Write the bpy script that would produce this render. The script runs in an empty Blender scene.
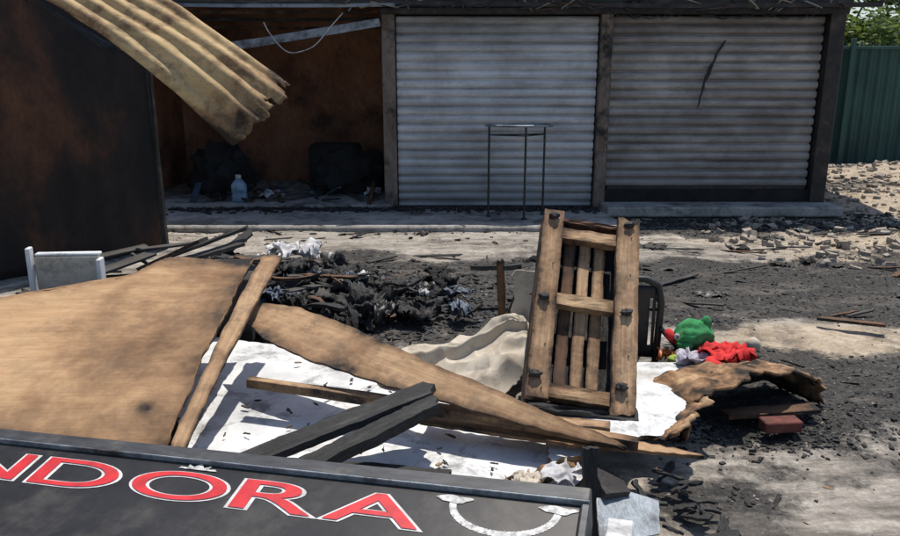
import bpy, bmesh, math, random
from math import radians, sin, cos, pi
from mathutils import Vector, Matrix, noise
random.seed(7)
S=bpy.context.scene
R=random.random
def U(a,b): return a+(b-a)*R()
# ---------------- materials
def newmat(name):
    m=bpy.data.materials.new(name); m.use_nodes=True
    nt=m.node_tree; b=nt.nodes['Principled BSDF']
    return m,nt,b
def noise_node(nt,scale,detail=6,rough=.6,vec=None,sc=(1,1,1),dist=0,off=0):
    mp=nt.nodes.new('ShaderNodeMapping')
    mp.inputs['Scale'].default_value=sc; mp.inputs['Location'].default_value=(off,off*.7,off*.3)
    if vec=='World':
        g=nt.nodes.new('ShaderNodeNewGeometry'); nt.links.new(g.outputs['Position'],mp.inputs['Vector'])
    else:
        tc=nt.nodes.new('ShaderNodeTexCoord'); oi=nt.nodes.new('ShaderNodeObjectInfo')
        mu=nt.nodes.new('ShaderNodeVectorMath'); mu.operation='SCALE'; mu.inputs[0].default_value=(31,17,23)
        nt.links.new(oi.outputs['Random'],mu.inputs['Scale'])
        ad=nt.nodes.new('ShaderNodeVectorMath'); ad.operation='ADD'
        nt.links.new(tc.outputs['Object'],ad.inputs[0]); nt.links.new(mu.outputs[0],ad.inputs[1])
        nt.links.new(ad.outputs[0],mp.inputs['Vector'])
    n=nt.nodes.new('ShaderNodeTexNoise'); n.inputs['Scale'].default_value=scale
    n.inputs['Detail'].default_value=min(detail,6); n.inputs['Roughness'].default_value=rough
    n.inputs['Distortion'].default_value=dist
    nt.links.new(mp.outputs[0],n.inputs['Vector'])
    return n.outputs['Fac']
def ramp(nt,fac,stops):
    r=nt.nodes.new('ShaderNodeValToRGB')
    e=r.color_ramp.elements
    while len(e)<len(stops): e.new(.5)
    for i,(p,c) in enumerate(stops):
        e[i].position=p
        if not isinstance(c,(tuple,list)): c=(c,c,c)
        e[i].color=(*c,1)
    nt.links.new(fac,r.inputs[0]); return r.outputs[0]
def mix(nt,fac,a,b,mode='MIX'):
    n=nt.nodes.new('ShaderNodeMix'); n.data_type='RGBA'; n.blend_type=mode
    for sock,v in ((n.inputs[0],fac),(n.inputs[6],a),(n.inputs[7],b)):
        if isinstance(v,(int,float)): sock.default_value=v
        elif isinstance(v,tuple): sock.default_value=(*v,1)
        else: nt.links.new(v,sock)
    return n.outputs[2]
def madd(nt,a,k,c):
    n=nt.nodes.new('ShaderNodeMath'); n.operation='MULTIPLY_ADD'
    nt.links.new(a,n.inputs[0]); n.inputs[1].default_value=k
    if isinstance(c,(int,float)): n.inputs[2].default_value=c
    else: nt.links.new(c,n.inputs[2])
    return n.outputs[0]
def attrn(nt,nm):
    a=nt.nodes.new('ShaderNodeAttribute'); a.attribute_name=nm; return a.outputs['Fac']
def bump(nt,b,h,strength=.4,dist=.02):
    n=nt.nodes.new('ShaderNodeBump'); n.inputs['Strength'].default_value=strength
    n.inputs['Distance'].default_value=dist
    nt.links.new(h,n.inputs['Height']); nt.links.new(n.outputs[0],b.inputs['Normal'])
def mat_noise(name,stops,scale=5,sc=(1,1,1),rough=.8,bs=.4,bd=.01,spots=None,metal=0,detail=6,fine=40,off=0,smudge=0,fm=.55,edge=0):
    m,nt,b=newmat(name)
    f=noise_node(nt,scale,detail,.62,sc=sc,off=off)
    col=ramp(nt,f,stops)
    if spots:
        (lo,hi,c,s2)=spots
        f2=noise_node(nt,s2,6,.7,off=13.1+off)
        col=mix(nt,ramp(nt,f2,[(lo,0),(hi,1)]),col,c)
    g=noise_node(nt,fine,3,.6,sc=sc)
    col=mix(nt,fm,col,ramp(nt,g,[(.3,.6),(.7,1.3)]),'MULTIPLY')
    if smudge:
        w=noise_node(nt,4.5,6,.75,vec='World',off=3,dist=.4)
        col=mix(nt,ramp(nt,w,[(.52,0),(.66,smudge)]),col,(.045,.038,.032))
    if edge:
        q=madd(nt,attrn(nt,'edge'),edge,noise_node(nt,5,6,.7,off=31))
        col=mix(nt,ramp(nt,q,[(.62,0),(.82,.6),(1.0,1)]),col,ramp(nt,q,[(.62,(.22,.11,.05)),(.95,(.03,.02,.015))]))
    nt.links.new(col,b.inputs['Base Color'])
    b.inputs['Roughness'].default_value=rough; b.inputs['Metallic'].default_value=metal
    bump(nt,b,g,bs,bd)
    return m
def wood(name,c1,c2,burn=(.6,.72),off=0,burnscale=2.2,smudge=.6,grain=.8,bs=.6,edge=.16):
    m,nt,b=newmat(name)
    gr=noise_node(nt,9,6,.7,sc=(.12,1.6,1.6),dist=.8,off=off)
    gr2=noise_node(nt,60,3,.6,sc=(.05,1.5,1.5),off=off)
    col=mix(nt,ramp(nt,gr,[(.3,0),(.7,1)]),c1,c2)
    col=mix(nt,grain,col,ramp(nt,gr2,[(.3,.5),(.7,1.25)]),'MULTIPLY')
    st=noise_node(nt,3.0,6,.72,sc=(.5,1,1),off=off+2,dist=.5)
    col=mix(nt,ramp(nt,st,[(.46,0),(.70,.8)]),col,(.21,.11,.055))
    bf=madd(nt,attrn(nt,'edge'),edge,noise_node(nt,burnscale,6,.72,off=off+5))
    bm=ramp(nt,bf,[(burn[0]-.1,0),(burn[0],.45),(burn[1],1)])
    brown=ramp(nt,bf,[(burn[0]-.1,(.17,.075,.03)),(burn[1],(.014,.011,.010))])
    col=mix(nt,bm,col,brown)
    w=noise_node(nt,6,6,.75,vec='World',off=7)
    col=mix(nt,ramp(nt,w,[(.50,0),(.66,smudge)]),col,(.06,.048,.04))
    nt.links.new(col,b.inputs['Base Color']); b.inputs['Roughness'].default_value=.9
    bump(nt,b,gr2,bs,.005)
    return m
M={}
M['char']=mat_noise('charred_wood',[(.3,.010),(.55,.026),(.75,(.08,.074,.069))],9,(.4,2,2),.75,.9,.02,fine=30)
M['char2']=mat_noise('charred_grey',[(.3,(.018,.017,.016)),(.6,(.08,.075,.069)),(.8,(.19,.18,.165))],7,(.4,2,2),.85,.8,.01)
M['ply']=wood('plywood',(.45,.275,.14),(.56,.37,.205),(.59,.79),0,.9,.25,.3,.15,.24)
M['ply2']=wood('plywood_scorched',(.40,.25,.135),(.50,.335,.19),(.57,.75),4,2.0,.5,.4,.3,.20)
M['pine']=wood('pine_board',(.46,.30,.165),(.58,.41,.245),(.56,.76),2,3)
M['pine2']=wood('pine_board_scorched',(.42,.265,.15),(.57,.39,.23),(.57,.76),7,4,.55,.7,.6,.2)
M['brownwood']=wood('brown_wood',(.11,.06,.038),(.19,.11,.065),(.50,.68),9,4)
M['white']=mat_noise('white_melamine',[(.3,(.54,.56,.58)),(.55,(.69,.71,.725)),(.8,(.75,.75,.745))],2.5,rough=.55,bs=.05,bd=.003,spots=(.56,.76,(.33,.29,.24),2.6),fine=7,smudge=.65,fm=.3)
M['burntedge']=mat_noise('burnt_panel_edge',[(.40,(.02,.015,.01)),(.52,(.24,.13,.065)),(.70,(.52,.36,.20))],6,rough=.9,smudge=.7)
M['cloth']=mat_noise('cream_cloth',[(.3,(.42,.37,.29)),(.6,(.54,.485,.40)),(.8,(.59,.54,.455))],3,rough=.85,bs=.05,fine=60,bd=.001,spots=(.56,.76,(.27,.20,.145),3),smudge=.5,fm=.12)
M['whitecloth']=mat_noise('white_cloth',[(.3,(.42,.42,.44)),(.7,(.68,.68,.69))],8,rough=.9,bs=.05,spots=(.52,.68,(.2,.19,.19),9),smudge=.6,fm=.2)
M['concrete']=mat_noise('concrete',[(.3,(.22,.21,.195)),(.5,(.34,.325,.30)),(.7,(.46,.44,.41))],2.2,rough=.9,bs=.5,bd=.01,spots=(.50,.66,(.09,.085,.08),1.8),fine=35,smudge=.7)
M['black']=mat_noise('black_paint',[(.3,.012),(.7,.03)],12,rough=.5,bs=.2)
M['blackmetal']=mat_noise('burnt_metal',[(.3,(.012,.011,.011)),(.55,(.035,.03,.028)),(.75,(.10,.07,.055))],7,rough=.6,metal=.2,bs=.4)
M['greymetal']=mat_noise('grey_metal',[(.3,(.20,.23,.26)),(.7,(.34,.38,.42))],6,rough=.55,metal=.3,spots=(.5,.68,(.06,.05,.05),4))
M['blue']=mat_noise('blue_plastic',[(.3,(.10,.19,.30)),(.7,(.30,.45,.58))],9,rough=.3,smudge=.4)
M['bluerag']=mat_noise('blue_grey_rag',[(.3,(.02,.03,.05)),(.6,(.08,.11,.16)),(.8,(.25,.29,.35))],9,rough=.6,smudge=.7)
M['red']=mat_noise('red_plush',[(.3,(.50,.018,.02)),(.7,(.70,.04,.04))],20,rough=.95,bs=.6,bd=.004,fine=120,smudge=.4)
M['green']=mat_noise('green_plush',[(.3,(.02,.17,.05)),(.7,(.045,.32,.11))],14,rough=.95,bs=.6,bd=.004,fine=120,smudge=.3)
M['lime']=mat_noise('lime_plush',[(.3,(.22,.33,.05)),(.7,(.36,.45,.08))],14,rough=.9)
M['lilac']=mat_noise('grey_lilac',[(.3,(.3,.28,.36)),(.7,(.55,.53,.6))],14,rough=.8)
M['orange']=mat_noise('orange_plastic',[(.3,(.50,.12,.02)),(.7,(.65,.20,.04))],14,rough=.5,smudge=.5)
M['redpaint']=mat_noise('red_letter',[(.3,(.55,.02,.03)),(.7,(.68,.035,.04))],6,rough=.5,bs=.03,bd=.001,fine=15,smudge=.35)
M['whitepaint']=mat_noise('white_letter',[(.3,.55),(.7,.75)],6,rough=.5,bs=.03,bd=.001,fine=15,smudge=.4)
M['silverprint']=mat_noise('silver_print',[(.35,.22),(.5,.5),(.65,.72)],45,rough=.5,bs=.03,bd=.001,fine=60)
M['signface']=mat_noise('sign_face',[(.3,(.014,.014,.016)),(.6,(.026,.025,.026)),(.8,(.055,.052,.05))],4,rough=.42,bs=.06,bd=.002,spots=(.52,.8,(.095,.088,.076),2.5),fine=18)
M['signframe']=mat_noise('sign_frame',[(.3,(.035,.037,.042)),(.7,(.085,.088,.095))],5,(.3,1,1),.5,.15,.003,metal=.3,spots=(.55,.75,(.15,.14,.12),5))
M['brick']=mat_noise('red_brick',[(.3,(.10,.025,.02)),(.7,(.20,.06,.045))],12,rough=.9,smudge=.6)
M['darkrust']=mat_noise('sooty_rusted_sheet',[(.40,(.008,.007,.007)),(.52,(.022,.014,.011)),(.62,(.085,.036,.018)),(.77,(.20,.085,.04))],1.0,(1,1,.7),.85,.4,.01,fine=25)
M['rust']=mat_noise('rusty_room_wall',[(.3,(.13,.05,.026)),(.5,(.24,.105,.055)),(.7,(.36,.18,.10))],1.0,(1,1,.6),.8,.3,.01,spots=(.48,.66,(.025,.016,.013),.9),fine=20)
M['soot']=mat_noise('soot',[(.3,.006),(.7,.025)],4,rough=.95)
M['post']=mat_noise('dirty_post',[(.3,(.10,.075,.06)),(.6,(.22,.17,.14)),(.8,(.32,.27,.23))],4,(1,1,.3),.85,spots=(.5,.64,(.02,.018,.016),3))
M['stone']=mat_noise('rubble_stone',[(.3,(.20,.17,.14)),(.7,(.44,.39,.33))],7,rough=.95,smudge=.6)
M['corr']=mat_noise('weathered_roof_sheet',[(.3,(.34,.225,.11)),(.55,(.50,.37,.195)),(.75,(.57,.45,.27))],3,(.3,1,1),.95,.4,.006,spots=(.48,.66,(.17,.095,.05),4.5),fine=30,smudge=.5,fm=.4,edge=.40)
def shutter_mat(name,lo,hi,soot,off):
    m,nt,b=newmat(name)
    f=noise_node(nt,1.6,6,.65,sc=(1,1,1.2),off=off)
    col=ramp(nt,f,[(.3,lo),(.65,hi)])
    sl=noise_node(nt,8.5,1,.5,sc=(.06,.2,1),off=off+2)
    col=mix(nt,.8,col,ramp(nt,sl,[(.35,.70),(.65,1.1)]),'MULTIPLY')
    s=noise_node(nt,1.6,6,.75,sc=(.6,1,3),off=off+3)
    col=mix(nt,ramp(nt,s,[(.46,0),(.74,soot)]),col,(.09,.08,.075))
    v=noise_node(nt,1.3,6,.75,sc=(1,1,.8),off=off+9)
    col=mix(nt,ramp(nt,v,[(.46,0),(.72,soot)]),col,(.12,.10,.09))
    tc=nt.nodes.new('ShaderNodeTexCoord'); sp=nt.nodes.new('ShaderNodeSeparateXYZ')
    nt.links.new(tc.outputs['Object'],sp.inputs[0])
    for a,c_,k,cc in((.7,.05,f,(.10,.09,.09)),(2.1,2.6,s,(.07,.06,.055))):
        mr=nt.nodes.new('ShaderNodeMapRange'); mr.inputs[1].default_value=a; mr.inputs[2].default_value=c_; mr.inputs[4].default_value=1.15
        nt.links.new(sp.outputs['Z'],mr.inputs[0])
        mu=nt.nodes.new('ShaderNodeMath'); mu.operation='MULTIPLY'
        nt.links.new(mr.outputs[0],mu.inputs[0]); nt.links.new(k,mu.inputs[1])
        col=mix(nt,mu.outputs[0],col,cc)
    nt.links.new(col,b.inputs['Base Color']); b.inputs['Roughness'].default_value=.6
    bump(nt,b,noise_node(nt,30,3),.15,.004)
    return m
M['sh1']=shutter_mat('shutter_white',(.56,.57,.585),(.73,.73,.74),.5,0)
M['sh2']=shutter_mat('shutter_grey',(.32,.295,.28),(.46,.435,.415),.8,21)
# ---------------- mesh helpers
def obj(name,verts,faces,mat=None,parent=None,smooth=False,mw=None):
    me=bpy.data.meshes.new(name); me.from_pydata([tuple(v) for v in verts],[],faces); me.update()
    o=bpy.data.objects.new(name,me); S.collection.objects.link(o)
    if mat: me.materials.append(M[mat] if isinstance(mat,str) else mat)
    if smooth:
        for p in me.polygons: p.use_smooth=True
    if mw is not None: o.matrix_world=mw
    if parent: o.parent=parent
    return o
def setattr_(o,data):
    a=o.data.attributes.new('edge','FLOAT','POINT'); a.data.foreach_set('value',data)
def grp(name,loc=(0,0,0)):
    e=bpy.data.objects.new(name,None); S.collection.objects.link(e); e.empty_display_size=.1
    return e
def box(name,c,d,mat,parent=None,rz=0,bev=.006,rot=None):
    bm=bmesh.new(); bmesh.ops.create_cube(bm,size=1)
    bmesh.ops.scale(bm,vec=Vector(d),verts=bm.verts)
    if bev: bmesh.ops.bevel(bm,geom=bm.edges[:],offset=min(bev,min(d)*.3),segments=1,affect='EDGES')
    me=bpy.data.meshes.new(name); bm.to_mesh(me); bm.free()
    o=bpy.data.objects.new(name,me); S.collection.objects.link(o); me.materials.append(M[mat])
    mw=Matrix.Translation(Vector(c))@(rot.to_4x4() if rot else Matrix.Rotation(rz,4,'Z'))
    o.matrix_world=mw
    if parent: o.parent=parent
    return o
def frame(p0,p1,up=(0,0,1)):
    p0=Vector(p0);p1=Vector(p1);x=(p1-p0).normalized();upv=Vector(up)
    y=upv.cross(x)
    if y.length<1e-4: y=Vector((0,1,0)).cross(x)
    y.normalize(); z=x.cross(y)
    m=Matrix((x,y,z)).transposed().to_4x4(); m.translation=p0
    return m,(p1-p0).length
def plank(name,p0,p1,w,t,mat,parent=None,up=(0,0,1),seg=14,prof=None,bow=0,jag=.006,endjag=.03,side=None,twist=0):
    mw,L=frame(p0,p1,up)
    sd=R()*100
    V=[];F=[];nw=4;E=[]
    for i in range(seg+1):
        a=i/seg; ww=w*(prof(a) if prof else 1); x=a*L
        zb=bow*sin(pi*a)
        yo=side(a) if side else 0
        l=-ww/2+yo+jag*(.6*noise.noise((a*9,sd,0))+.6*noise.noise((a*37,sd,0))); r=ww/2+yo+jag*(.6*noise.noise((a*9,sd,5))+.6*noise.noise((a*37,sd,5)))
        for s in (1,0):
            for j in range(nw+1):
                b=j/nw; y=l+(r-l)*b
                xx=x
                if i in(0,seg): xx+=endjag*noise.noise((b*4,sd,i))*(1)
                z=zb+(t/2 if s else -t/2)+.15*t*noise.noise((a*5,b*2,sd))+twist*(b-.5)*ww*(a-.3)
                V.append((xx,y,z)); E.append(1.0 if (i in(0,seg)) else (.8 if j in(0,nw) else 0.0))
    n=nw+1;row=2*n
    for i in range(seg):
        o=i*row;q=o+row
        for j in range(nw):
            F.append((o+j,q+j,q+j+1,o+j+1)); F.append((o+n+j,o+n+j+1,q+n+j+1,q+n+j))
        F.append((o,o+n,q+n,q)); F.append((o+nw,q+nw,q+n+nw,o+n+nw))
    for o,f in((0,0),(seg*row,1)):
        for j in range(nw):
            q=(o+j,o+j+1,o+n+j+1,o+n+j); F.append(q if not f else q[::-1])
    ob=obj(name,V,F,mat,parent,mw=mw); setattr_(ob,E); return ob
def sheet(name,fn,nu,nv,mat,parent=None,th=.01,smooth=True,keep=None,edge=None,ew=.08,ef=None):
    V=[];idx={};F=[];E=[]
    for i in range(nu+1):
        for j in range(nv+1):
            u=i/nu;v=j/nv
            idx[i,j]=len(V); V.append(fn(u,v))
            E.append(ef(u,v) if ef else max(0,1-min(u,1-u,v,1-v)/ew))
    for i in range(nu):
        for j in range(nv):
            if keep and not keep((i+.5)/nu,(j+.5)/nv): continue
            F.append((idx[i,j],idx[i+1,j],idx[i+1,j+1],idx[i,j+1]))
    o=obj(name,V,F,mat,parent,smooth); setattr_(o,E)
    bm=bmesh.new(); bm.from_mesh(o.data)
    bmesh.ops.delete(bm,geom=[v for v in bm.verts if not v.link_faces],context='VERTS')
    bm.to_mesh(o.data); bm.free()
    if th:
        m=o.modifiers.new('s','SOLIDIFY'); m.thickness=th; m.offset=0
        if edge: o.data.materials.append(M[edge]); m.material_offset_rim=1
    return o
def polypanel(name,pts,th,mat,parent=None,edge=None,jag=.02,jagf=6):
    P=[Vector(p) for p in pts]; out=[]
    for i,p in enumerate(P):
        q=P[(i+1)%len(P)]; n=max(2,int((q-p).length/.03))
        for k in range(n):
            a=p.lerp(q,k/n); nn=(q-p).normalized().cross(Vector((0,0,1)))
            out.append(a+nn*jag*(noise.noise(a*jagf)+.6*noise.noise(a*jagf*3)))
    bm=bmesh.new(); vs=[bm.verts.new(v) for v in out]; f=bm.faces.new(vs)
    bm.normal_update()
    if f.normal.z<0: f.normal_flip()
    n=f.normal.copy()
    r=bmesh.ops.extrude_face_region(bm,geom=[f])
    nv=[g for g in r['geom'] if isinstance(g,bmesh.types.BMVert)]
    for v in nv: v.co+=n*th
    if f.is_valid: f.normal_flip()
    bmesh.ops.recalc_face_normals(bm,faces=bm.faces[:])
    me=bpy.data.meshes.new(name); bm.to_mesh(me); bm.free()
    o=bpy.data.objects.new(name,me); S.collection.objects.link(o); me.materials.append(M[mat])
    if edge:
        me.materials.append(M[edge])
        for p in me.polygons:
            if len(p.vertices)==4 and abs(p.normal.dot(n))<.5: p.material_index=1
    if parent:o.parent=parent
    return o
def tube(name,pts,r,mat,parent=None,cyc=False,res=3):
    cu=bpy.data.curves.new(name,'CURVE'); cu.dimensions='3D'; cu.bevel_depth=r; cu.bevel_resolution=res
    s=cu.splines.new('POLY'); s.points.add(len(pts)-1)
    for i,p in enumerate(pts): s.points[i].co=(*p,1)
    s.use_cyclic_u=cyc; cu.use_fill_caps=True
    o=bpy.data.objects.new(name,cu); S.collection.objects.link(o)
    dg=bpy.context.evaluated_depsgraph_get(); me=bpy.data.meshes.new_from_object(o.evaluated_get(dg))
    bpy.data.objects.remove(o); o=bpy.data.objects.new(name,me); S.collection.objects.link(o)
    me.materials.clear(); me.materials.append(M[mat])
    for p in me.polygons:p.use_smooth=True
    if parent:o.parent=parent
    return o
def lump(name,c,r,mat,parent=None,amp=.25,f=3,sub=4,rot=0,ridge=False):
    bm=bmesh.new(); bmesh.ops.create_icosphere(bm,subdivisions=sub,radius=1)
    sd=Vector((U(0,50),U(0,50),0))
    for v in bm.verts:
        n=noise.noise(v.co*f+sd)+.5*noise.noise(v.co*f*2.3+sd)
        if ridge: n=.5-abs(n)*2
        v.co*=1+amp*n
        v.co=Vector((v.co.x*r[0],v.co.y*r[1],v.co.z*r[2]))
    me=bpy.data.meshes.new(name); bm.to_mesh(me); bm.free()
    for p in me.polygons:p.use_smooth=not ridge
    o=bpy.data.objects.new(name,me); S.collection.objects.link(o); me.materials.append(M[mat])
    o.matrix_world=Matrix.Translation(Vector(c))@Matrix.Rotation(rot,4,'Z')
    if parent:o.parent=parent
    return o
def rag(name,c,sx,sy,h,mat,parent=None,rot=0,th=.004,f=4):
    sd=U(0,90); ca,sa=cos(rot),sin(rot)
    def fn(u,v):
        x=(u-.5)*sx;y=(v-.5)*sy
        q=Vector((u*f,v*f,sd)); n1=noise.noise(q); n2=noise.noise(q*2.3)
        z=h*(.35+ (1-abs(n1)*3)*.45+.3*n2); x+=.22*sx*noise.noise(q+Vector((9,0,0))); y+=.22*sy*noise.noise(q+Vector((0,9,0)))
        return (c[0]+x*ca-y*sa,c[1]+x*sa+y*ca,c[2]+max(0,z))
    return sheet(name,fn,22,22,mat,parent,th,True,keep=lambda u,v:(u-.5)**2+(v-.5)**2<.19+.16*noise.noise((u*5,v*5,sd)))
# ---------------- ground
def blob(x,y,cx,cy,rx,ry):
    return math.exp(-(((x-cx)/rx)**2+((y-cy)/ry)**2))
def burnv(x,y):
    b=1.45*blob(x,y,1.8,6.4,3.6,1.05)+1.3*blob(x,y,-1.3,6.0,1.6,1.2)+1.4*blob(x,y,2.4,4.25,1.25,.72)+1.1*blob(x,y,5.0,6.0,2.2,1.2)
    b+=.75*blob(x,y,.6,9.2,2.4,.35)+.6*blob(x,y,2.8,8.9,1.8,.5)+.7*blob(x,y,1.15,2.9,.35,.25)+.7*blob(x,y,6,12,1.2,.5)+.6*blob(x,y,1.7,3.6,.5,.3)+.8*blob(x,y,5.3,8.9,1.2,.5)
    b-=1.4*blob(x,y,2.75,5.05,.9,.30)
    n=noise.fractal(Vector((x*.9,y*1.5,3)),1,2,5)
    return b+.7*n-.08
def beige(x,y):
    return 1.2*blob(x,y,2.75,5.05,.9,.35)+1.2*blob(x,y,7.5,10.5,3.2,4)+.7*blob(x,y,5,8.0,2.0,1.0)+.4*blob(x,y,3,3,2,1)+.35*noise.noise((x*.7,y,9))
def gh(x,y):
    z=.035*noise.fractal(Vector((x*1.1,y*1.1,0)),1,2,4)+.012*noise.noise((x*9,y*9,1))
    z+=.34*blob(x,y,9.0,13.3,2.6,1.3)+.16*blob(x,y,6.4,10.6,1.2,.9)+.13*blob(x,y,-1.3,5.85,1.0,.55)+.07*blob(x,y,5.6,8.2,.7,.4)
    if x<5.2 and y>9.2: z*=max(0,1-(y-9.2)*2)
    return z-.02
def axis(lo,hi,n,far):
    a=[lo+(hi-lo)*i/n for i in range(n+1)]
    st=(hi-lo)/n; l=[];v=lo;s=st
    while v>-far: s*=1.35; v-=s; l.append(v)
    r=[];v=hi;s=st
    while v<far: s*=1.35; v+=s; r.append(v)
    return l[::-1]+a+r
X=axis(-7,12,420,250);Y=axis(1,17,400,250)
V=[];att=[];bt=[]
for x in X:
    for y in Y:
        near=-8<x<13 and -1<y<18
        V.append((x,y,gh(x,y) if near else -.02))
        att.append(burnv(x,y) if near else .1); bt.append(beige(x,y) if near else .3)
ny=len(Y);F=[(i*ny+j,(i+1)*ny+j,(i+1)*ny+j+1,i*ny+j+1) for i in range(len(X)-1) for j in range(ny-1)]
gr=obj('ground',V,F,None,None,True)
for nm,data in(('burn',att),('beige',bt)):
    a=gr.data.attributes.new(nm,'FLOAT','POINT'); a.data.foreach_set('value',data)
m,nt,b=newmat('burnt_ground')
mid=noise_node(nt,7,6,.72,'World',off=4); fine=noise_node(nt,45,5,.7,'World',off=8); mid2=noise_node(nt,3.2,6,.78,'World',off=14)
strk=noise_node(nt,3,6,.74,'World',sc=(.35,2.2,1),off=2)
conc=ramp(nt,mid,[(.3,(.24,.215,.185)),(.5,(.38,.345,.30)),(.7,(.52,.48,.425))])
conc=mix(nt,ramp(nt,strk,[(.45,0),(.62,.85)]),conc,(.11,.097,.083))
bei=ramp(nt,mid,[(.3,(.29,.225,.155)),(.55,(.47,.39,.29)),(.7,(.59,.51,.40))])
bei=mix(nt,ramp(nt,mid2,[(.50,0),(.64,.75)]),bei,(.13,.105,.086))
col=mix(nt,ramp(nt,attrn(nt,'beige'),[(.25,0),(.75,1)]),conc,bei)
adv=madd(nt,mid2,2.2,attrn(nt,'burn'))
ash=ramp(nt,fine,[(.32,(.009,.009,.009)),(.50,(.026,.025,.024)),(.64,(.065,.061,.057)),(.78,(.22,.205,.19))])
dust=ramp(nt,noise_node(nt,2.2,6,.78,'World',sc=(.7,1.6,1),off=40),[(.50,0),(.64,.7)])
ash=mix(nt,dust,ash,(.145,.13,.113))
mr=nt.nodes.new('ShaderNodeMapRange'); mr.inputs[1].default_value=1.25; mr.inputs[2].default_value=1.65; mr.inputs[4].default_value=.96
nt.links.new(adv,mr.inputs[0])
col=mix(nt,mr.outputs[0],col,ash)
col=mix(nt,.6,col,ramp(nt,fine,[(.3,.55),(.7,1.25)]),'MULTIPLY')
nt.links.new(col,b.inputs['Base Color']); b.inputs['Roughness'].default_value=.95
mx=mix(nt,.5,mid,fine); bump(nt,b,mx,.8,.025)
gr.data.materials.append(m)
def scatter(name,n,mat,sampler,size,flat=.4,lenr=1,zo=None):
    V=[];F=[]
    for _ in range(n):
        p=sampler()
        if p is None: continue
        x,y=p; s=size()
        e=Matrix.Rotation(U(0,6.28),3,'Z')@Matrix.Rotation(U(-.4,.4),3,'X')@Matrix.Rotation(U(-.3,.3),3,'Y')
        lx=s*U(.6,1.3)*lenr; ly=s*U(.4,1); lz=s*flat*U(.4,1.2)
        b=len(V); z=(gh(x,y) if zo is None else zo)+lz*.2
        for sx,sy,sz in((-1,-1,-1),(1,-1,-1),(1,1,-1),(-1,1,-1),(-1,-1,1),(1,-1,1),(1,1,1),(-1,1,1)):
            v=e@Vector((sx*lx*U(.4,1),sy*ly*U(.4,1),sz*lz*U(.6,1)))*.5
            V.append((x+v.x,y+v.y,z+v.z))
        F+=[(b,b+3,b+2,b+1),(b+4,b+5,b+6,b+7),(b,b+1,b+5,b+4),(b+1,b+2,b+6,b+5),(b+2,b+3,b+7,b+6),(b+3,b,b+4,b+7)]
    return obj(name,V,F,mat)
def samp_burn():
    for _ in range(30):
        x,y=U(-3.5,7.5),U(2.9,9.5)
        if burnv(x,y)>.35+.3*R() and R()<(5/y): return x,y
def samp_any():
    y=U(2.6,12); return U(-4,8),y
def samp_right():
    for _ in range(40):
        x,y=U(3,11),U(6.5,15)
        if beige(x,y)>.35: return x,y
scatter('charcoal_debris',20000,'char',samp_burn,lambda:.005+.032*R()**5,.4)
scatter('ash_flakes',7000,'char2',samp_burn,lambda:.006+.035*R()**4,.25)
scatter('pale_ash_grit',4500,'stone',samp_burn,lambda:.004+.018*R()**3,.35)
scatter('charcoal_crumbs',6000,'char',samp_any,lambda:.005+.02*R()**4,.5)
scatter('rubble_stones',5200,'stone',samp_right,lambda:.015+.15*R()**4,.6)
scatter('gravel',3500,'stone',samp_any,lambda:.004+.013*R()**3,.5)
scatter('burnt_splinters',800,'char',samp_burn,lambda:.015+.03*R(),.25,4)
scatter('wood_splinters',260,'pine2',samp_any,lambda:.010+.018*R(),.25,4)
def samp_wallfoot(): return U(-3.5,6.2),9.8-abs(random.gauss(0,.5))
scatter('soot_debris',3600,'char',samp_wallfoot,lambda:.015+.06*R()**3,.5,1.5)
scatter('soot_debris_upper',1300,'char',lambda:(U(-3.8,2.0),10.12-abs(random.gauss(0,.16))),lambda:.015+.06*R()**2,.4,1.8,.055)
def samp_pile(): return random.gauss(-1.3,.7),random.gauss(5.9,.45)
scatter('burnt_rubbish',14000,'char',samp_pile,lambda:.008+.05*R()**2,.5,1.6)
scatter('burnt_rubbish_flakes',2200,'char2',samp_pile,lambda:.008+.05*R()**2,.3,1.4)
scatter('rubbish_bits',260,'bluerag',samp_pile,lambda:.02+.05*R()**2,.3,1.5)
scatter('pale_bits',130,'whitecloth',samp_pile,lambda:.01+.04*R()**2,.3,1.5)
def samp_hole(): return 1.66+random.gauss(0,.35),3.62+random.gauss(0,.13)
scatter('hole_ash',1500,'char',samp_hole,lambda:.008+.03*R()**3,.5,1.2)
# ---------------- building
WY=10.23
bld=grp('shop_building')
def slats(name,x0,x1,z0,z1,mat,pitch=.118):
    V=[];F=[];n=int(round((z1-z0)/pitch)); pp=(z1-z0)/n; prof=[(0,0.0),(.02,-.010),(.10,-.032),(.25,-.046),(.5,-.052),(.72,-.044),(.84,-.028),(.88,0)]
    nx=40; rows=[]
    for k in range(n):
        for (a,d) in prof:
            rows.append((z0+(k+a)*pp,d,k))
    for z,d,k in rows:
        for i in range(nx+1):
            x=x0+(x1-x0)*i/nx
            V.append((x,d+.016*noise.noise((x*1.3,k*.4,x0)),z+.006*noise.noise((x*.9,k*1.7,x0))))
    for r in range(len(rows)-1):
        for i in range(nx):
            a=r*(nx+1)+i; F.append((a,a+1,a+nx+2,a+nx+1))
    return obj(name,V,F,mat,bld,False,Matrix.Translation((0,WY+.02,0)))
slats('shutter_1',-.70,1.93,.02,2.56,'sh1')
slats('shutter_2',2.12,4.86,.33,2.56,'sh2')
box('shutter_backing_1',(.62,WY+.12,1.3),(2.7,.06,2.6),'soot',bld)
box('shutter_backing_2',(3.5,WY+.16,1.3),(2.8,.06,2.6),'soot',bld)
box('bottom_bar_1',(.615,WY-.02,.045),(2.62,.05,.06),'blackmetal',bld)
box('bottom_bar_2',(3.49,WY-.02,.315),(2.72,.05,.05),'blackmetal',bld)
box('sill_dark',(3.5,WY-.03,.21),(2.9,.14,.16),'soot',bld)
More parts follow.
